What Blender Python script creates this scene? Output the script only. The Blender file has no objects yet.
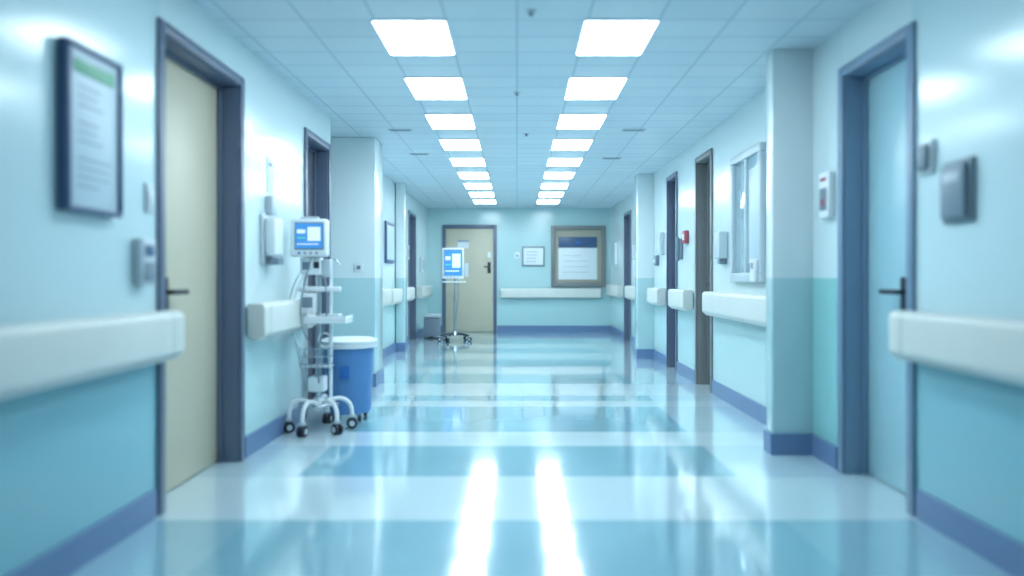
import bpy, bmesh, math, random
from mathutils import Vector, Matrix
random.seed(4)
scn=bpy.context.scene
scn.view_settings.view_transform='Standard'
COL=scn.collection
CAMH=1.176; CEIL=2.7; FAR=15.24

# ---------------------------------------------------------------- materials
def lin(c):
    return tuple(((v/255)/12.92 if v/255<=0.04045 else ((v/255+0.055)/1.055)**2.4) for v in c)+(1,)
def mat(name,rgb,rough=0.4,metal=0.0,emit=None,es=0,coat=0.0,noise=0.04,nscale=6,spec=0.5):
    m=bpy.data.materials.new(name); m.use_nodes=True
    nt=m.node_tree; b=nt.nodes['Principled BSDF']
    b.inputs['Roughness'].default_value=rough; b.inputs['Metallic'].default_value=metal
    b.inputs['Coat Weight'].default_value=coat
    b.inputs['Specular IOR Level'].default_value=spec
    c=lin(rgb)
    if noise>0:
        tc=nt.nodes.new('ShaderNodeNewGeometry'); n=nt.nodes.new('ShaderNodeTexNoise'); n.inputs['Scale'].default_value=nscale
        mx=nt.nodes.new('ShaderNodeMix'); mx.data_type='RGBA'
        mx.inputs[6].default_value=tuple(v*(1-noise) for v in c[:3])+(1,)
        mx.inputs[7].default_value=tuple(min(1,v*(1+noise)) for v in c[:3])+(1,)
        nt.links.new(tc.outputs['Position'],n.inputs['Vector']); nt.links.new(n.outputs['Fac'],mx.inputs[0])
        nt.links.new(mx.outputs[2],b.inputs['Base Color'])
    else: b.inputs['Base Color'].default_value=c
    if emit:
        b.inputs['Emission Color'].default_value=lin(emit); b.inputs['Emission Strength'].default_value=es
    return m
def M(nt,op,a,b=None,c=None):
    n=nt.nodes.new('ShaderNodeMath'); n.operation=op
    for i,v in enumerate((a,b,c)):
        if v is None: continue
        if isinstance(v,(int,float)): n.inputs[i].default_value=v
        else: nt.links.new(v,n.inputs[i])
    return n.outputs[0]
def mixc(nt,f,a,b):
    mx=nt.nodes.new('ShaderNodeMix'); mx.data_type='RGBA'
    nt.links.new(f,mx.inputs[0])
    for i,v in ((6,a),(7,b)):
        if isinstance(v,tuple): mx.inputs[i].default_value=v
        else: nt.links.new(v,mx.inputs[i])
    return mx.outputs[2]
def wallmat(name,up,low,h,rough=0.2):
    m=bpy.data.materials.new(name); m.use_nodes=True; nt=m.node_tree; b=nt.nodes['Principled BSDF']
    g=nt.nodes.new('ShaderNodeNewGeometry'); s=nt.nodes.new('ShaderNodeSeparateXYZ'); nt.links.new(g.outputs['Position'],s.inputs[0])
    f=M(nt,'GREATER_THAN',s.outputs[2],h)
    col=mixc(nt,f,lin(low),lin(up))
    nt.links.new(col,b.inputs['Base Color'])
    n=nt.nodes.new('ShaderNodeTexNoise'); n.inputs['Scale'].default_value=1.6; n.inputs['Detail'].default_value=1
    nt.links.new(g.outputs['Position'],n.inputs['Vector'])
    bp=nt.nodes.new('ShaderNodeBump'); bp.inputs['Strength'].default_value=0.12; bp.inputs['Distance'].default_value=0.04
    nt.links.new(n.outputs['Fac'],bp.inputs['Height']); nt.links.new(bp.outputs[0],b.inputs['Normal'])
    b.inputs['Roughness'].default_value=rough
    b.inputs['Coat Weight'].default_value=0.35; b.inputs['Coat Roughness'].default_value=0.15
    return m
UP=(212,229,232); LOW=(190,222,225)
W_WALL=wallmat('wall_paint',UP,LOW,1.0)
W_NEAR_SHADED=wallmat('wall_paint_near_shaded',(198,222,228),(134,188,200),1.0)  # same walls, with the dimmer light of the near end put into the colour
W_PIL=wallmat('pillar_paint',(220,231,234),(180,211,216),CAMH)
W_NICHE=wallmat('wall_paint_niche',(208,226,230),(148,204,206),CAMH)
W_FAR=wallmat('far_wall_paint',(182,215,218),(174,211,215),0.98)
SLATE=mat('slate_frame_paint',(94,107,130),0.35)
SLATE_L=mat('blue_grey_frame_paint',(116,142,168),0.35)
BASEB=mat('blue_baseboard_vinyl',(104,132,170),0.3)
BEIGE=mat('beige_door_laminate',(196,190,170),0.4,noise=0.05,nscale=3)
TEALD=mat('pale_teal_door',(164,204,214),0.25)
TAUPE=mat('dark_taupe_door',(98,102,114),0.4)
CREAM=mat('cream_rail_vinyl',(214,218,214),0.35)
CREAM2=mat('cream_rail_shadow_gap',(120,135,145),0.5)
WHITE=mat('white_plastic',(228,234,238),0.3)
OFFW=mat('grey_white_plastic',(190,202,210),0.35)
GREY=mat('grey_plastic',(122,138,152),0.4)
DARK=mat('dark_rubber',(34,40,54),0.5)
CHROME=mat('brushed_steel',(190,198,205),0.22,metal=1.0)
DSTEEL=mat('dark_steel',(60,66,78),0.3,metal=0.8)
BLUEB=mat('blue_bin_plastic',(84,134,188),0.35)
BLUEL=mat('blue_label',(50,110,185),0.4)
NAVY=mat('navy_panel',(66,92,128),0.35)
RED=mat('red_plastic',(170,80,95),0.4)
GREEN=mat('green_header',(84,160,128),0.4)
PAPER=mat('paper_white',(222,230,234),0.6)
PAPER2=mat('poster_pale_blue',(190,208,220),0.4)
INK=mat('ink_grey',(140,158,176),0.7)
TAN=mat('tan_backing',(172,168,152),0.6)
TAUF=mat('taupe_frame',(124,128,130),0.4)
PANELG=mat('blue_grey_plastic',(118,138,152),0.4)
SCREEN=mat('lit_screen_blue',(60,130,200),0.2,emit=(70,135,190),es=0.6,noise=0)
SCRW=mat('lit_screen_white',(200,215,230),0.2,emit=(215,232,245),es=0.6,noise=0)
SCRG=mat('lit_screen_trace',(60,200,150),0.2,emit=(120,220,170),es=0.6,noise=0)
GLASS=mat('pale_mirror_glass',(190,212,220),0.08,metal=0.6,noise=0)
LAMP=mat('lamp_diffuser',(255,255,255),0.5,emit=(228,247,255),es=18.5,noise=0)
LFRAME=mat('lamp_trim',(225,235,240),0.4)

def floor_mat():
    m=bpy.data.materials.new('polished_vinyl_floor'); m.use_nodes=True; nt=m.node_tree; b=nt.nodes['Principled BSDF']
    g=nt.nodes.new('ShaderNodeNewGeometry'); s=nt.nodes.new('ShaderNodeSeparateXYZ'); nt.links.new(g.outputs['Position'],s.inputs[0])
    X,Y=s.outputs[0],s.outputs[1]
    def sstep(v,a,w):
        mr=nt.nodes.new('ShaderNodeMapRange'); mr.interpolation_type='SMOOTHSTEP'
        nt.links.new(v,mr.inputs[0]); mr.inputs[1].default_value=a-w; mr.inputs[2].default_value=a+w
        return mr.outputs[0]
    acc=None
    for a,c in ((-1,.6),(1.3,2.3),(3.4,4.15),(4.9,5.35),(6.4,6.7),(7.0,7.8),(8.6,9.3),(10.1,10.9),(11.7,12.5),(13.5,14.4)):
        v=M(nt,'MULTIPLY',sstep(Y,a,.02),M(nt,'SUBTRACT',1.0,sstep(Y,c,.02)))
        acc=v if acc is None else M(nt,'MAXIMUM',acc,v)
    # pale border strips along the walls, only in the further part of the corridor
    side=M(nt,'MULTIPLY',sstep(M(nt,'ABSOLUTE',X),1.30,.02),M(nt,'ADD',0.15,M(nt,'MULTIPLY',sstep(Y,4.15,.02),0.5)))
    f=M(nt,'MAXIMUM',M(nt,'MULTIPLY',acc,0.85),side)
    n=nt.nodes.new('ShaderNodeTexNoise'); n.inputs['Scale'].default_value=1.4; n.inputs['Detail'].default_value=4
    nt.links.new(g.outputs['Position'],n.inputs['Vector'])
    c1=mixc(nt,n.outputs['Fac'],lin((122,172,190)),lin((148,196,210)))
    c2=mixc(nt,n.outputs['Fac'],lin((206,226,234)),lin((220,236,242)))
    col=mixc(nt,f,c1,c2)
    nt.links.new(col,b.inputs['Base Color'])
    b.inputs['Roughness'].default_value=0.13
    b.inputs['Specular IOR Level'].default_value=1.0
    b.inputs['Coat Weight'].default_value=0.9; b.inputs['Coat Roughness'].default_value=0.07
    n2=nt.nodes.new('ShaderNodeTexNoise'); n2.inputs['Scale'].default_value=2.5; n2.inputs['Detail'].default_value=1
    nt.links.new(g.outputs['Position'],n2.inputs['Vector'])
    bp=nt.nodes.new('ShaderNodeBump'); bp.inputs['Strength'].default_value=0.08; bp.inputs['Distance'].default_value=0.02
    nt.links.new(n2.outputs['Fac'],bp.inputs['Height']); nt.links.new(bp.outputs[0],b.inputs['Normal'])
    return m
def ceil_mat():
    m=bpy.data.materials.new('ceiling_tiles'); m.use_nodes=True; nt=m.node_tree; b=nt.nodes['Principled BSDF']
    g=nt.nodes.new('ShaderNodeNewGeometry'); s=nt.nodes.new('ShaderNodeSeparateXYZ'); nt.links.new(g.outputs['Position'],s.inputs[0])
    def line(v,per,off,w):
        t=M(nt,'FRACT',M(nt,'DIVIDE',M(nt,'ADD',v,100*per-off+w/2),per))
        return M(nt,'LESS_THAN',t,w/per)
    l=M(nt,'MAXIMUM',line(s.outputs[0],.42,0,.014),line(s.outputs[1],.295,4.13,.014))
    n=nt.nodes.new('ShaderNodeTexNoise'); n.inputs['Scale'].default_value=60
    nt.links.new(g.outputs['Position'],n.inputs['Vector'])
    base=mixc(nt,n.outputs['Fac'],lin((208,222,231)),lin((220,232,239)))
    wn=nt.nodes.new('ShaderNodeTexWhiteNoise'); wn.noise_dimensions='2D'
    cb=nt.nodes.new('ShaderNodeCombineXYZ')
    nt.links.new(M(nt,'FLOOR',M(nt,'DIVIDE',s.outputs[0],.42)),cb.inputs[0])
    nt.links.new(M(nt,'FLOOR',M(nt,'DIVIDE',M(nt,'SUBTRACT',s.outputs[1],4.13),.295)),cb.inputs[1])
    nt.links.new(cb.outputs[0],wn.inputs['Vector'])
    base=mixc(nt,M(nt,'MULTIPLY',wn.outputs['Value'],0.35),base,lin((190,210,222)))
    col=mixc(nt,l,base,lin((172,194,208)))
    nt.links.new(col,b.inputs['Base Color']); b.inputs['Roughness'].default_value=0.4
    return m

# ---------------------------------------------------------------- mesh helpers
def link(o): COL.objects.link(o); return o
def mesh_obj(name,bm,mats,smooth=False):
    me=bpy.data.meshes.new(name); bm.normal_update(); bm.to_mesh(me); bm.free()
    for m in (mats if isinstance(mats,(list,tuple)) else [mats]): me.materials.append(m)
    if smooth:
        for p in me.polygons: p.use_smooth=True
    return link(bpy.data.objects.new(name,me))
def bm_box(bm,a,b,mi=0):
    x0,y0,z0=a; x1,y1,z1=b
    v=[bm.verts.new(p) for p in ((x0,y0,z0),(x1,y0,z0),(x1,y1,z0),(x0,y1,z0),(x0,y0,z1),(x1,y0,z1),(x1,y1,z1),(x0,y1,z1))]
    for f in ((0,3,2,1),(4,5,6,7),(0,1,5,4),(1,2,6,5),(2,3,7,6),(3,0,4,7)):
        fc=bm.faces.new([v[i] for i in f]); fc.material_index=mi
def boxes(name,lst,mats):
    bm=bmesh.new()
    for it in lst:
        bm_box(bm,it[0],it[1],it[2] if len(it)>2 else 0)
    return mesh_obj(name,bm,mats)
def box(name,a,b,m,bev=0.0,seg=3):
    a2=tuple(min(p,q) for p,q in zip(a,b)); b2=tuple(max(p,q) for p,q in zip(a,b))
    bm=bmesh.new(); bm_box(bm,a2,b2)
    if bev>0:
        bmesh.ops.bevel(bm,geom=bm.edges[:],offset=bev,segments=seg,profile=0.5,affect='EDGES')
    o=mesh_obj(name,bm,m,smooth=bev>0)
    if bev>0: o.data.set_sharp_from_angle(angle=math.radians(60))
    return o
def cyl(name,p0,p1,r0,m,r1=None,seg=24,bev=0):
    p0=Vector(p0); p1=Vector(p1); d=p1-p0; r1=r0 if r1 is None else r1
    bm=bmesh.new()
    bmesh.ops.create_cone(bm,cap_ends=True,segments=seg,radius1=r0,radius2=r1,depth=d.length)
    if bev: 
        es=[e for e in bm.edges if all(abs(abs(v.co.z)-d.length/2)<1e-6 for v in e.verts)]
        bmesh.ops.bevel(bm,geom=es,offset=bev,segments=3,profile=.5,affect='EDGES')
    q=d.normalized().to_track_quat('Z','Y').to_matrix().to_4x4()
    bmesh.ops.transform(bm,matrix=Matrix.Translation((p0+p1)/2)@q,verts=bm.verts)
    o=mesh_obj(name,bm,m,smooth=True)
    o.data.set_sharp_from_angle(angle=math.radians(50))
    return o
def lathe(name,cx,cy,prof,m,seg=40):
    bm=bmesh.new(); rings=[]
    for r,z in prof:
        rings.append([bm.verts.new((cx+r*math.cos(2*math.pi*i/seg),cy+r*math.sin(2*math.pi*i/seg),z)) for i in range(seg)])
    for a,b in zip(rings,rings[1:]):
        for i in range(seg): bm.faces.new((a[i],a[(i+1)%seg],b[(i+1)%seg],b[i]))
    bm.faces.new(rings[0][::-1]); bm.faces.new(rings[-1])
    o=mesh_obj(name,bm,m,smooth=True); o.data.set_sharp_from_angle(angle=math.radians(40)); return o
def tube(name,pts,r,m):
    cu=bpy.data.curves.new(name,'CURVE'); cu.dimensions='3D'; cu.bevel_depth=r; cu.bevel_resolution=4; cu.use_fill_caps=True
    sp=cu.splines.new('NURBS'); sp.points.add(len(pts)-1)
    for p,c in zip(sp.points,pts): p.co=(*c,1)
    sp.use_endpoint_u=True; sp.order_u=3 if len(pts)>=3 else 2; sp.resolution_u=10
    cu.materials.append(m)
    return link(bpy.data.objects.new(name,cu))
def group(name,loc,parts):
    e=link(bpy.data.objects.new(name,None)); e.location=loc; e.empty_display_size=0.1
    T=Matrix.Translation(-Vector(loc))
    for p in parts:
        p.data.transform(T); p.parent=e
    return e

# ---------------------------------------------------------------- shell
L1=-1.78; L2=-1.95; R1=1.97; R2=2.0; R3=2.05
PY=4.66
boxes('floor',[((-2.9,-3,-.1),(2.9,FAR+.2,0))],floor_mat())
boxes('ceiling',[((-2.9,-3,CEIL),(2.9,FAR+.2,CEIL+.1))],ceil_mat())
D1=(3.49,4.5,2.43); D2=(5.88,6.6,2.4); D3=(12.6,13.4,2.36)
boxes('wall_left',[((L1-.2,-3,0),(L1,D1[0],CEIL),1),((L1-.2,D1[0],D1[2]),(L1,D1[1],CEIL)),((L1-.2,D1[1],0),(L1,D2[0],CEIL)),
  ((L1-.2,D2[0],D2[2]),(L1,D2[1],CEIL)),((-2.8,D2[1],0),(L1,6.68,CEIL)),((-2.9,6.6,0),(-2.8,8.0,CEIL)),
  ((L2-.2,8.0,0),(L2,D3[0],CEIL)),((L2-.2,D3[0],D3[2]),(L2,D3[1],CEIL)),((L2-.2,D3[1],0),(L2,FAR,CEIL))],[W_WALL,W_NEAR_SHADED])
E1=(3.49,4.23,2.41); E2=(7.18,7.78,2.47); E3=(8.75,9.27,2.47); E4=(12.6,13.3,2.36)
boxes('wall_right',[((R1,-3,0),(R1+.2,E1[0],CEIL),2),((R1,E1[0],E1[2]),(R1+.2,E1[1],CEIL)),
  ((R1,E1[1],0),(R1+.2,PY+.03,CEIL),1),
  ((R2,PY+.03,0),(R2+.2,E2[0],CEIL)),((R2,E2[0],E2[2]),(R2+.2,E2[1],CEIL)),((R2,E2[1],0),(R2+.2,E3[0],CEIL)),
  ((R2,E3[0],E3[2]),(R2+.2,E3[1],CEIL)),((R2,E3[1],0),(R2+.2,10.2,CEIL)),
  ((R3,10.2,0),(R3+.2,E4[0],CEIL)),((R3,E4[0],E4[2]),(R3+.2,E4[1],CEIL)),((R3,E4[1],0),(R3+.2,FAR,CEIL))],[W_WALL,W_NICHE,W_NEAR_SHADED])
boxes('wall_far',[((-2.9,FAR,0),(2.9,FAR+.2,CEIL))],W_FAR)
PX=1.70
PIL=[(-2.79,7.57,-1.535,8.0),(PX,PY,1.99,PY+.12),(1.76,10.2,2.04,10.45),(-1.94,11.2,-1.80,11.45)]
for p in PIL:
    box('pillar',(p[0],p[1],0),(p[2],p[3],CEIL),W_PIL,0.006,2)
bh=.14; bt=.016
boxes('baseboard_left',[((L1,-3,0),(L1+bt,D1[0]-.06,bh)),((L1,D1[1]+.06,0),(L1+bt,D2[0]-.05,bh)),
  ((-2.79,7.57-bt,0),(-1.535+bt,7.57,bh)),((-1.535,7.57,0),(-1.535+bt,8.0,bh)),
  ((L2,8.0,0),(L2+bt,11.2,bh)),((-1.94,11.2-bt,0),(-1.80+bt,11.2,bh)),((-1.80,11.2,0),(-1.80+bt,11.45,bh)),((L2,11.45,0),(L2+bt,D3[0]-.05,bh)),((L2,D3[1]+.05,0),(L2+bt,FAR,bh))],BASEB)
boxes('baseboard_right',[((R1-bt,-3,0),(R1,E1[0]-.06,bh)),((R1-bt,E1[1]+.06,0),(R1,PY,bh)),
  ((PX-bt,PY-bt,0),(1.97,PY,bh)),((PX-bt,PY,0),(PX,PY+.12,bh)),
  ((R2-bt,PY+.12,0),(R2,E2[0]-.05,bh)),((R2-bt,E2[1]+.05,0),(R2,E3[0]-.05,bh)),((R2-bt,E3[1]+.05,0),(R2,10.2,bh)),
  ((1.76-bt,10.2-bt,0),(2.0,10.2,bh)),((1.76-bt,10.2,0),(1.76,10.45,bh)),
  ((R3-bt,10.45,0),(R3,E4[0]-.05,bh)),((R3-bt,E4[1]+.05,0),(R3,FAR,bh))],BASEB)
boxes('baseboard_far',[((-2.0,FAR-bt,0),(-1.63,FAR,bh)),((-.43,FAR-bt,0),(R3,FAR,bh))],BASEB)

# ceiling lights
for i in range(-1,9):
    y=4.12+1.18*i
    for sx in (-1,1):
        x0,x1=(.395,.84) if sx>0 else (-.86,-.415)
        bm=bmesh.new()
        z=CEIL
        bm_box(bm,(x0,y,z-.012),(x1,y+.62,z),1)
        bm_box(bm,(x0+.012,y+.012,z-.016),(x1-.012,y+.608,z-.0121),0)
        mesh_obj('ceiling_light',bm,[LAMP,LFRAME])
for (x,y) in ((.08,4.0),(0.0,5.75),(.1,7.4)):
    group('sprinkler_head',(x,y,CEIL),[cyl('rose',(x,y,CEIL-.006),(x,y,CEIL),.03,OFFW),cyl('stem',(x,y,CEIL-.02),(x,y,CEIL-.006),.008,GREY),cyl('deflector',(x,y,CEIL-.024),(x,y,CEIL-.02),.016,GREY)])
for (x,y) in ((-1.2,7.2),(-1.2,8.6),(1.2,7.2),(1.2,8.9)):
    pr=[box('vent_frame',(x-.12,y-.05,CEIL-.008),(x+.12,y+.05,CEIL),OFFW,.003)]
    for k in range(3): pr.append(box('slot',(x-.10,y-.034+k*.026,CEIL-.0095),(x+.10,y-.022+k*.026,CEIL-.007),GREY))
    group('air_vent',(x,y,CEIL),pr)

# ---------------------------------------------------------------- doors
def side_door(idx,s,wx,Y0,Y1,top,leafm,frm,recess=.13,handle=True):
    parts=[]; f=.06
    xo=wx-s*.018; xi=wx+s*.19
    def bx(n,x0,x1,y0,y1,z0,z1,m,b=.004): parts.append(box(n,(x0,y0,z0),(x1,y1,z1),m,b,2))
    e=.001
    bx('casing_near',xo,wx-s*e,Y0-f*.6,Y0+f*.4,0,top+f*.6,frm)
    bx('casing_far',xo,wx-s*e,Y1-f*.4,Y1+f*.6,0,top+f*.6,frm)
    bx('casing_head',xo,wx-s*e,Y0+f*.4,Y1-f*.4,top-f*.4,top+f*.6,frm)
    bx('jamb_near',wx,xi,Y0+e,Y0+.03,0,top-e,frm,.002)
    bx('jamb_far',wx,xi,Y1-.03,Y1-e,0,top-e,frm,.002)
    bx('jamb_head',wx,xi,Y0+.03,Y1-.03,top-.03,top-e,frm,.002)
    xl=wx+s*recess
    bx('stop_far',xl-s*.025,xl-s*.001,Y1-.05,Y1-.03,0,top-.03,frm,.002)
    bx('stop_head',xl-s*.025,xl-s*.001,Y0+.03,Y1-.05,top-.05,top-.03,frm,.002)
    bx('leaf',xl,xl+s*.045,Y0+.033,Y1-.033,.008,top-.033,leafm,.003)
    if handle:
        hy=Y0+.27; hz=1.06
        bx('lock_plate',xl-s*.010,xl,hy-.03,hy+.06,hz-.10,hz+.12,DSTEEL,.004)
        parts.append(cyl('handle_neck',(xl-s*.008,hy,hz+.04),(xl-s*.07,hy,hz+.04),.014,DSTEEL))
        parts.append(cyl('lever',(xl-s*.065,hy-.014,hz+.04),(xl-s*.065,hy+.16,hz+.04),.014,DSTEEL,bev=.004))
    group('door_%d'%idx,(xl,(Y0+Y1)/2,0),parts)
side_door(1,-1,L1,*D1,BEIGE,SLATE)
side_door(2,-1,L1,*D2,TAUPE,SLATE)
side_door(3,-1,L2,*D3,TAUPE,SLATE)
side_door(4,1,R1,*E1,TEALD,SLATE_L)
side_door(5,1,R2,*E2,TAUPE,TAUF)
side_door(6,1,R2,*E3,TAUPE,SLATE)
side_door(7,1,R3,*E4,TAUPE,SLATE)
fx0,fx1,ft=-1.62,-.44,2.33
y=FAR
group('door_8',((fx0+fx1)/2,y,0),[
 box('casing_left',(fx0,y-.04,0),(fx0+.07,y-.001,ft),SLATE,.004),
 box('casing_right',(fx1-.07,y-.04,0),(fx1,y-.001,ft),SLATE,.004),
 box('casing_head',(fx0+.07,y-.04,ft-.08),(fx1-.07,y-.001,ft),SLATE,.004),
 box('leaf',(fx0+.075,y-.022,.008),(fx1-.075,y-.002,ft-.085),BEIGE,.003),
 box('lock_plate',(fx1-.2,y-.03,1.28),(fx1-.13,y-.022,1.52),DSTEEL,.003),
 cyl('handle_neck',(fx1-.165,y-.03,1.42),(fx1-.165,y-.08,1.42),.012,DSTEEL),
 cyl('lever',(fx1-.155,y-.075,1.42),(fx1-.28,y-.075,1.42),.012,DSTEEL),
 box('notice',(fx0+.33,y-.026,1.82),(fx0+.57,y-.022,2.0),PAPER),
 box('notice_header',(fx0+.33,y-.028,1.96),(fx0+.57,y-.026,2.0),INK),
 box('small_label',(fx1-.2,y-.026,1.62),(fx1-.13,y-.022,1.74),PAPER),
])

# ---------------------------------------------------------------- handrails
def rail_profile(d,z0,z1):
    h=z1-z0; r=.035; P=[]
    def arc(cu,cz,a0,a1,n=6,rr=r):
        for i in range(n+1):
            a=math.radians(a0+(a1-a0)*i/n); P.append((cu+rr*math.cos(a),cz+rr*math.sin(a)))
    P.append((.02,z0+.02)); 
    arc(d-.03-.02,z0+.02+.0,-90,-20,5,.02)
    arc(d-r,z0+h*.22,-40,0,4)
    arc(d-r,z1-r,0,90,6)
    arc(.028,z1-.014,90,180,4,.014)
    P.append((.014,z0+.03))
    return P
def rail(s,wx,Y0,Y1,z0=.775,z1=1.015,d=.13):
    def ext(name,prof,a,b,m,bev=0.012):
        bm=bmesh.new()
        A=[bm.verts.new((wx-s*u,a,z)) for u,z in prof]; B=[bm.verts.new((wx-s*u,b,z)) for u,z in prof]
        n=len(prof)
        for i in range(n): bm.faces.new((A[i],A[(i+1)%n],B[(i+1)%n],B[i]))
        fa=bm.faces.new(A[::-1]); fb=bm.faces.new(B)
        bmesh.ops.recalc_face_normals(bm,faces=bm.faces[:])
        if bev:
            bmesh.ops.bevel(bm,geom=list(set(list(fa.edges)+list(fb.edges))),offset=bev,segments=3,profile=.5,affect='EDGES')
        o=mesh_obj(name,bm,m,smooth=True); o.data.set_sharp_from_angle(angle=math.radians(45)); return o
    P=rail_profile(d,z0,z1)
    parts=[]
    cap=min(.12,(Y1-Y0)/4)
    parts.append(ext('end_cap_near',P,Y0,Y0+cap,CREAM,.006))
    parts.append(ext('bumper',P,Y0+cap+.002,Y1-cap-.002,CREAM,.002))
    parts.append(ext('end_cap_far',P,Y1-cap,Y1,CREAM,.006))
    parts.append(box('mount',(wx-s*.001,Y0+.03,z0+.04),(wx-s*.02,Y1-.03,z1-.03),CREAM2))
    return group('handrail',(wx,(Y0+Y1)/2,(z0+z1)/2),parts)
rail(-1,L1,-1.0,3.48)
rail(-1,L1,4.58,5.78,.765,1.01)
rail(-1,L2,8.1,10.15)
rail(-1,L2,10.35,11.15)
rail(-1,L2,11.5,12.5)
rail(-1,L2,13.5,15.1)
rail(1,R1,-1.0,3.47)
rail(1,R2,5.1,7.08,.80,1.04)
rail(1,R2,7.9,8.68,.80,1.04)
rail(1,R2,9.35,10.1,.80,1.04)
rail(1,R3,10.55,12.5,.80,1.04)
rail(1,R3,13.4,15.1,.80,1.04)
group('handrail',(.72,FAR,.85),[
 box('bumper',(-.36,FAR-.12,.74),(1.83,FAR-.02,.95),CREAM,.03,4),
 box('mount',(-.3,FAR-.02,.78),(1.78,FAR-.001,.91),CREAM2)])

# ---------------------------------------------------------------- wall fittings
def wbox(name,s,wx,y0,y1,z0,z1,d,m,b=.006,d0=0.001):
    return box(name,(wx-s*d0,y0,z0),(wx-s*d,y1,z1),m,b,3)
s=-1; wx=L1
pp=[wbox('frame_top',s,wx,2.70,3.08,2.09,2.11,.05,NAVY),wbox('frame_bottom',s,wx,2.70,3.08,1.44,1.46,.05,NAVY),
    wbox('frame_near',s,wx,2.70,2.725,1.46,2.09,.05,NAVY),wbox('frame_far',s,wx,3.06,3.08,1.46,2.09,.05,NAVY),
    wbox('backing',s,wx,2.725,3.06,1.46,2.09,.035,PAPER2,.001),
    wbox('header',s,wx,2.755,3.03,1.995,2.05,.038,GREEN,.0005,.0352)]
for k in range(12):
    if k in(3,7): continue
    pp.append(wbox('text_line',s,wx,2.78,2.78+random.uniform(.12,.24),1.94-k*.036,1.947-k*.036,.037,INK,.0003,.0352))
group('framed_notice',(wx,2.92,1.77),pp)
group('light_switch',(wx,3.385,1.555),[wbox('plate',s,wx,3.34,3.41,1.49,1.63,.012,OFFW,.004),wbox('rocker',s,wx,3.36,3.39,1.53,1.59,.02,WHITE,.003,.012)])
group('card_reader',(wx,3.33,1.24),[wbox('body',s,wx,3.23,3.36,1.14,1.36,.05,OFFW,.01),wbox('keypad',s,wx,3.25,3.34,1.16,1.25,.056,GREY,.003,.05),
   wbox('window',s,wx,3.255,3.335,1.28,1.33,.054,NAVY,.002,.05)])
group('paper_notice',(wx,5.04,1.9),[wbox('sheet',s,wx,4.98,5.1,1.79,2.04,.006,PAPER,.001),wbox('line',s,wx,5.0,5.08,1.98,2.0,.008,INK,.0004,.006)])
group('soap_dispenser',(wx,4.98,1.5),[wbox('back_plate',s,wx,4.84,5.08,1.27,1.62,.02,OFFW,.006),wbox('body',s,wx,4.87,5.05,1.33,1.6,.10,WHITE,.02,.02),
   wbox('lever',s,wx,4.9,5.02,1.27,1.32,.11,GREY,.008,.02),wbox('upper_box',s,wx,4.95,5.05,1.63,1.76,.05,OFFW,.01)])
group('wall_socket',(-1.85,7.57,1.3),[box('plate',(-1.76,7.558,1.24),(-1.66,7.57,1.34),WHITE,.003),box('insert',(-1.73,7.552,1.27),(-1.69,7.558,1.31),GREY,.002)])
group('framed_picture',(L2,10.7,1.7),[wbox('frame',-1,L2,10.3,10.95,1.4,2.02,.03,NAVY,.004),wbox('print',-1,L2,10.35,10.9,1.45,1.97,.034,PAPER2,.001,.03)])
for (yy,z0,z1) in ((11.9,1.3,1.55),(12.2,1.5,1.75),(14.0,1.3,1.6)):
    group('wall_switch_box',(L2,yy,z0),[wbox('body',-1,L2,yy,yy+.12,z0,z1,.06,OFFW,.01),wbox('face',-1,L2,yy+.02,yy+.1,z0+.04,z1-.06,.065,GREY,.002,.06)])
s=1; wx=R1
group('wall_thermostat',(wx,3.36,1.75),[wbox('base',s,wx,3.29,3.41,1.67,1.83,.02,OFFW,.006),wbox('dial',s,wx,3.31,3.39,1.69,1.81,.04,PANELG,.012,.02)])
group('wall_control_panel',(wx,3.1,1.55),[wbox('base',s,wx,3.0,3.21,1.42,1.70,.02,PANELG,.006),wbox('cover',s,wx,3.02,3.19,1.44,1.68,.045,PANELG,.008,.02),
   wbox('slot',s,wx,3.05,3.16,1.60,1.64,.048,OFFW,.001,.045)])
group('alarm_call_unit',(wx,4.42,1.7),[wbox('body',s,wx,4.33,4.47,1.55,1.84,.045,WHITE,.01),wbox('red_strip',s,wx,4.36,4.44,1.785,1.805,.049,RED,.001,.045),
   wbox('lens',s,wx,4.35,4.45,1.6,1.74,.049,GREY,.002,.045),wbox('button',s,wx,4.38,4.42,1.63,1.67,.055,RED,.003,.049)])
wx=R2
group('wall_cabinet',(wx,6.0,1.7),[wbox('frame_top',s,wx,5.62,6.42,2.20,2.27,.05,OFFW,.008),wbox('frame_bottom',s,wx,5.62,6.42,1.14,1.22,.05,OFFW,.008),
   wbox('frame_near',s,wx,5.62,5.69,1.22,2.20,.05,OFFW,.008),wbox('frame_far',s,wx,6.35,6.42,1.22,2.20,.05,OFFW,.008),
   wbox('mullion',s,wx,6.0,6.04,1.22,2.20,.04,OFFW,.004),wbox('glass',s,wx,5.69,6.35,1.22,2.20,.02,GLASS,.001),
   wbox('inner_sheet',s,wx,5.75,5.97,1.3,2.1,.024,PAPER2,.001,.02)])
group('glove_box',(wx,5.95,1.1),[wbox('body',s,wx,5.66,5.78,1.145,1.33,.08,WHITE,.008,.0505),wbox('slot',s,wx,5.69,5.75,1.25,1.3,.083,GREY,.001,.08)])
group('soap_dispenser',(wx,6.7,1.5),[wbox('body',s,wx,6.62,6.8,1.36,1.62,.09,OFFW,.015),wbox('nozzle',s,wx,6.67,6.75,1.31,1.355,.07,GREY,.005)])
group('fire_alarm_call_point',(wx,8.2,1.6),[wbox('body',s,wx,8.14,8.28,1.58,1.73,.05,RED,.01),wbox('glass',s,wx,8.17,8.25,1.62,1.69,.054,WHITE,.001,.05)])
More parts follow.
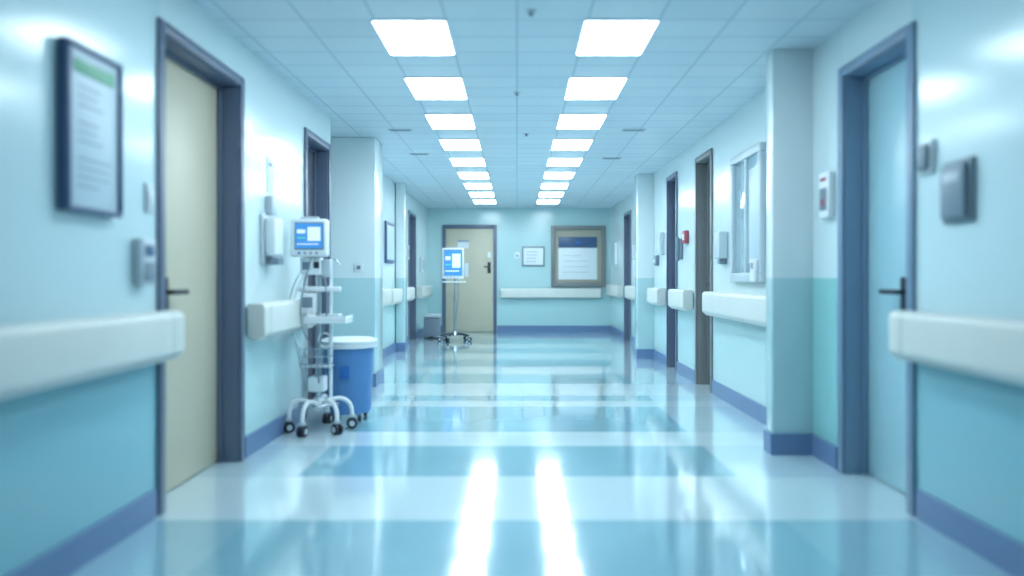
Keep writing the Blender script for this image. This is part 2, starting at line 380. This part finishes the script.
group('wall_phone',(wx,8.5,1.5),[wbox('base',s,wx,8.42,8.58,1.4,1.65,.04,GREY,.01),wbox('receiver',s,wx,8.44,8.50,1.38,1.67,.08,PANELG,.012,.04)])
for (w,yy,z0,z1,m) in ((R2,9.5,1.5,1.8,OFFW),(R2,9.85,1.35,1.5,PANELG),(R3,11.2,1.4,1.8,GREY),(R3,12.0,1.5,1.75,OFFW),(R3,14.2,1.45,1.9,PAPER)):
    group('wall_switch_box',(w,yy,z0),[wbox('body',1,w,yy,yy+.16,z0,z1,.05,m,.008),wbox('face',1,w,yy+.03,yy+.13,z0+.04,z1-.06,.054,OFFW,.001,.05)])

y=FAR
def fb(name,x0,x1,z0,z1,d0,d1,m,b=.003): return box(name,(x0,y-d1,z0),(x1,y-d0,z1),m,b,2)
pp=[fb('frame',.11,.60,1.43,1.86,.001,.03,GREY),fb('sheet',.14,.57,1.46,1.83,.03,.033,PAPER,.0005)]
for k in range(4): pp.append(fb('text_line',.2,.2+random.uniform(.2,.3),1.74-k*.07,1.75-k*.07,.033,.035,INK,.0003))
group('framed_notice',(.35,y,1.65),pp)
group('wall_label',(0,y,1.67),[fb('plate',-.05,.06,1.6,1.74,.001,.01,PAPER),fb('mark',-.02,.03,1.64,1.68,.01,.012,INK,.0003)])
pp=[fb('frame_left',.74,.83,.99,2.31,.001,.07,TAUF),fb('frame_right',1.83,1.92,.99,2.31,.001,.07,TAUF),fb('frame_top',.83,1.83,2.22,2.31,.001,.07,TAUF),fb('frame_bottom',.83,1.83,.99,1.08,.001,.07,TAUF),
    fb('backing',.83,1.83,1.08,2.22,.001,.02,TAN,.001),fb('blue_header',.90,1.74,1.84,2.07,.02,.035,NAVY),fb('white_panel',.90,1.74,1.14,1.83,.02,.034,PAPER),
    fb('header_mark',1.27,1.37,1.92,1.97,.035,.038,BLUEL,.0005)]
for k in range(4): pp.append(fb('text_line',1.0,1.0+random.uniform(.35,.6),1.66-k*.12,1.667-k*.12,.034,.036,INK,.0003))
group('notice_board',(1.33,y,1.65),pp)

# ---------------------------------------------------------------- equipment
def caster(n,x,y,r=.045,ang=0):
    dx,dy=math.cos(ang),math.sin(ang)
    ps=[]
    for k in(-1,1):
        ps.append(cyl(n+'_wheel',(x+dx*.008*k,y+dy*.008*k,r),(x+dx*.03*k,y+dy*.03*k,r),r,DARK,bev=.006))
        ps.append(cyl(n+'_hub',(x+dx*.03*k,y+dy*.03*k,r),(x+dx*.033*k,y+dy*.033*k,r),r*.5,OFFW))
    ps.append(cyl(n+'_axle',(x-dx*.008,y-dy*.008,r),(x+dx*.008,y+dy*.008,r),.01,CHROME))
    ps.append(cyl(n+'_stem',(x,y,r),(x,y,r*2.6),.012,CHROME))
    ps.append(box(n+'_fork',(x-.02,y-.02,r*2-.0),(x+.02,y+.02,r*2+.025),OFFW,.008))
    return ps
def monitor(cx,cy,z0,z1,w):
    d=.09; ps=[]
    ps.append(box('monitor_case',(cx-w/2,cy-.0,z0),(cx+w/2,cy+d,z1),WHITE,.02,4))
    ps.append(box('monitor_back',(cx-w*.35,cy+d-.01,z0+.04),(cx+w*.35,cy+d+.05,z1-.04),OFFW,.02))
    sx0,sx1,sz0,sz1=cx-w/2+.045,cx+w/2-.03,z0+.065,z1-.035
    ps.append(box('bezel',(sx0-.008,cy-.006,sz0-.008),(sx1+.008,cy+.002,sz1+.008),GREY,.002))
    ps.append(box('screen',(sx0,cy-.009,sz0),(sx1,cy-.0061,sz1),SCREEN))
    h=sz1-sz0; ww=sx1-sx0
    ps.append(box('screen_panel',(sx0+ww*.45,cy-.0105,sz0+h*.3),(sx1-ww*.08,cy-.0091,sz1-h*.15),SCRW))
    ps.append(box('screen_panel',(sx0+ww*.06,cy-.0105,sz0+h*.6),(sx0+ww*.36,cy-.0091,sz0+h*.75),SCRW))
    ps.append(box('trace',(sx0+ww*.06,cy-.0105,sz0+h*.4),(sx0+ww*.36,cy-.0091,sz0+h*.44),SCRG))
    ps.append(box('trace',(sx0+ww*.06,cy-.0105,sz0+h*.15),(sx0+ww*.85,cy-.0091,sz0+h*.19),SCRW))
    for k in range(4): ps.append(cyl('key',(cx-w*.25+k*w*.16,cy-.005,z0+.03),(cx-w*.25+k*w*.16,cy+.002,z0+.03),.009,BLUEL if k==0 else GREY,seg=12))
    ps.append(box('handle_top',(cx-w*.25,cy+.02,z1),(cx+w*.25,cy+.06,z1+.018),OFFW,.008))
    return ps
cx,cy=-1.535,5.42
ps=[]
ps+=monitor(cx-.045,cy-.12,1.335,1.625,.28)
ps.append(cyl('main_pole',(cx,cy,.2),(cx,cy,1.45),.022,CHROME))
ps.append(cyl('side_pole',(cx-.11,cy+.03,.22),(cx-.11,cy+.03,1.36),.015,WHITE))
ps.append(cyl('rear_pole',(cx+.08,cy+.05,.2),(cx+.08,cy+.05,1.25),.014,WHITE))
ps.append(cyl('monitor_arm',(cx,cy,1.42),(cx-.04,cy-.06,1.44),.025,OFFW))
ps.append(lathe('base_hub',cx,cy,[(.04,.16),(.075,.17),(.08,.20),(.05,.23),(.025,.26)],OFFW))
for a in (205,258,318,15,90):
    a=math.radians(a); R=.25
    if math.cos(a)<-.85: R=.22
    ex,ey=cx+R*math.cos(a),cy+R*math.sin(a)
    ps.append(tube('base_leg',[(cx,cy,.19),(cx+.10*math.cos(a),cy+.10*math.sin(a),.24),(cx+.19*math.cos(a),cy+.19*math.sin(a),.24),(ex,ey,.18),(ex,ey,.11)],.016,WHITE))
    ps+=caster('caster',ex,ey,.042,a+1.57)
ps.append(tube('base_ring',[(cx+.15*math.cos(t*math.pi/6),cy+.15*math.sin(t*math.pi/6),.205) for t in range(13)],.010,CHROME))
ps.append(box('module_rack',(cx-.13,cy-.06,1.20),(cx+.03,cy+.05,1.33),WHITE,.012))
ps.append(box('module_port',(cx-.02,cy-.068,1.25),(cx+.02,cy-.06,1.30),DARK,.003))
ps.append(box('module_label',(cx-.11,cy-.064,1.24),(cx-.05,cy-.06,1.30),PANELG,.001))
ps.append(box('side_pump',(cx+.03,cy-.03,1.18),(cx+.10,cy+.05,1.32),OFFW,.012))
ps.append(box('cross_bar',(cx-.16,cy-.03,1.07),(cx+.17,cy+.03,1.11),WHITE,.01))
ps.append(box('side_box',(cx-.12,cy-.08,.90),(cx-.01,cy+.02,1.06),WHITE,.012))
ps.append(box('side_box_face',(cx-.105,cy-.085,.95),(cx-.025,cy-.08,1.03),GREY,.002))
ps.append(box('tray',(cx-.08,cy-.13,.83),(cx+.24,cy+.1,.845),WHITE,.006))
ps.append(box('tray_lip_front',(cx-.08,cy-.13,.845),(cx+.24,cy-.118,.885),WHITE,.004))
ps.append(box('tray_lip_right',(cx+.228,cy-.118,.845),(cx+.24,cy+.1,.885),WHITE,.004))
ps.append(box('tray_device',(cx+.03,cy-.09,.846),(cx+.18,cy+.03,.90),OFFW,.01))
for z in (.52,.58,.64):
    ps.append(tube('basket_wire',[(cx-.11,cy-.12,z),(cx+.09,cy-.12,z),(cx+.11,cy-.12,z),(cx+.11,cy+.0,z),(cx+.11,cy+.02,z)],.005,CHROME))
for k in range(6):
    xx=cx-.11+k*.043
    ps.append(cyl('basket_upright',(xx,cy-.12,.50),(xx,cy-.12,.65),.004,CHROME,seg=8))
ps.append(box('basket_floor',(cx-.11,cy-.12,.495),(cx+.11,cy+.03,.505),OFFW,.003))
ps.append(box('battery_box',(cx-.07,cy-.06,.30),(cx+.06,cy+.05,.42),WHITE,.015))
ps.append(tube('cable',[(cx-.09,cy-.05,1.22),(cx-.19,cy-.09,1.0),(cx-.17,cy-.1,.72),(cx-.06,cy-.13,.6),(cx-.1,cy-.1,.8),(cx-.03,cy-.07,1.0)],.007,WHITE))
ps.append(tube('cable',[(cx-.1,cy-.05,1.25),(cx-.20,cy-.09,1.1),(cx-.18,cy-.1,.85),(cx-.12,cy-.05,.5),(cx-.1,cy,.3)],.007,OFFW))
ps.append(tube('cable',[(cx+.05,cy-.03,1.2),(cx+.11,cy-.1,.98),(cx+.06,cy-.12,.75),(cx+.0,cy-.1,.55),(cx+.02,cy-.05,.35)],.006,GREY))
ps.append(tube('cable',[(cx-.02,cy-.1,1.35),(cx-.08,cy-.16,1.1),(cx-.10,cy-.16,.82),(cx-.02,cy-.14,.68),(cx+.04,cy-.08,.44)],.005,GREY))
ps.append(tube('cable_coil',[(cx+.06+.05*math.cos(t*.6),cy-.05,.7+.055*math.sin(t*.6)) for t in range(24)],.006,WHITE))
ps.append(tube('iv_hook',[(cx+.08,cy+.05,1.24),(cx+.08,cy+.05,1.30),(cx+.12,cy+.05,1.33),(cx+.15,cy+.05,1.28)],.007,CHROME))
group('patient_monitor_stand',(cx,cy,0),ps)

bx_,by_=-1.405,5.86
ps=[lathe('bucket',bx_,by_,[(.165,.06),(.18,.065),(.205,.595),(.215,.60),(.215,.615),(.19,.615)],BLUEB),
    lathe('rim',bx_,by_,[(.222,.60),(.232,.605),(.232,.63),(.222,.635)],WHITE),
    lathe('lid',bx_,by_,[(.234,.632),(.238,.64),(.236,.66),(.20,.675),(.05,.682),(.02,.683)],WHITE),
    box('lid_hinge',(bx_-.06,by_+.2,.62),(bx_+.06,by_+.25,.66),GREY,.008),
    box('front_label',(bx_-.03,by_-.205,.36),(bx_+.05,by_-.19,.46),BLUEL,.003)]
for a in (225,315,45,135):
    a=math.radians(a)
    xx,yy=bx_+.16*math.cos(a),by_+.16*math.sin(a)
    ps.append(cyl('wheel',(xx-.012,yy,.028),(xx+.012,yy,.028),.028,DARK,bev=.004))
    ps.append(box('wheel_fork',(xx-.018,yy-.018,.05),(xx+.018,yy+.018,.07),GREY,.003))
group('waste_bin',(bx_,by_,0),ps)

cx,cy=-1.16,13.06
ps=monitor(cx-.03,cy-.1,1.16,1.73,.40)
ps.append(cyl('pole',(cx,cy,.14),(cx,cy,1.3),.022,CHROME))
ps.append(box('shelf',(cx-.22,cy-.14,1.09),(cx+.2,cy+.14,1.115),WHITE,.008))
ps.append(box('side_module',(cx+.175,cy-.08,1.2),(cx+.25,cy+.03,1.45),OFFW,.01))
ps.append(lathe('base_hub',cx,cy,[(.03,.10),(.06,.11),(.05,.16),(.02,.19)],CHROME))
for a in (195,250,345,50,130):
    a=math.radians(a); ex,ey=cx+.29*math.cos(a),cy+.29*math.sin(a)
    ps.append(tube('base_leg',[(cx,cy,.13),(cx+.15*math.cos(a),cy+.15*math.sin(a),.14),(ex,ey,.10)],.016,DSTEEL))
    ps+=caster('caster',ex,ey,.04,a+1.57)
ps.append(tube('cable',[(cx+.05,cy-.05,1.2),(cx+.1,cy-.1,.9),(cx+.04,cy-.1,.6),(cx+.02,cy-.03,.3)],.007,GREY))
group('patient_monitor_stand',(cx,cy,0),ps)
xx,yy=-1.66,13.7
group('pedal_bin',(xx,yy,0),[box('body',(xx-.15,yy-.15,.02),(xx+.15,yy+.15,.40),GREY,.02),box('lid',(xx-.16,yy-.16,.405),(xx+.16,yy+.16,.47),OFFW,.02),
  box('pedal',(xx-.05,yy-.2,.02),(xx+.05,yy-.14,.04),DARK,.004),box('base',(xx-.14,yy-.14,0),(xx+.14,yy+.14,.021),DARK)])

# ---------------------------------------------------------------- world, camera
w=bpy.data.worlds.new('world'); scn.world=w; w.use_nodes=True
w.node_tree.nodes['Background'].inputs[0].default_value=lin((180,220,236)); w.node_tree.nodes['Background'].inputs[1].default_value=0.75
cam=bpy.data.cameras.new('camera'); co=link(bpy.data.objects.new('camera',cam)); scn.camera=co
co.location=(0,0,CAMH); co.rotation_euler=(math.radians(90),0,0)
cam.sensor_width=36; cam.lens=700/1024*36
cam.shift_y=-10/1024; cam.shift_x=-5/1024
cam.clip_start=.05
cam.dof.use_dof=True; cam.dof.focus_distance=8.5; cam.dof.aperture_fstop=0.5
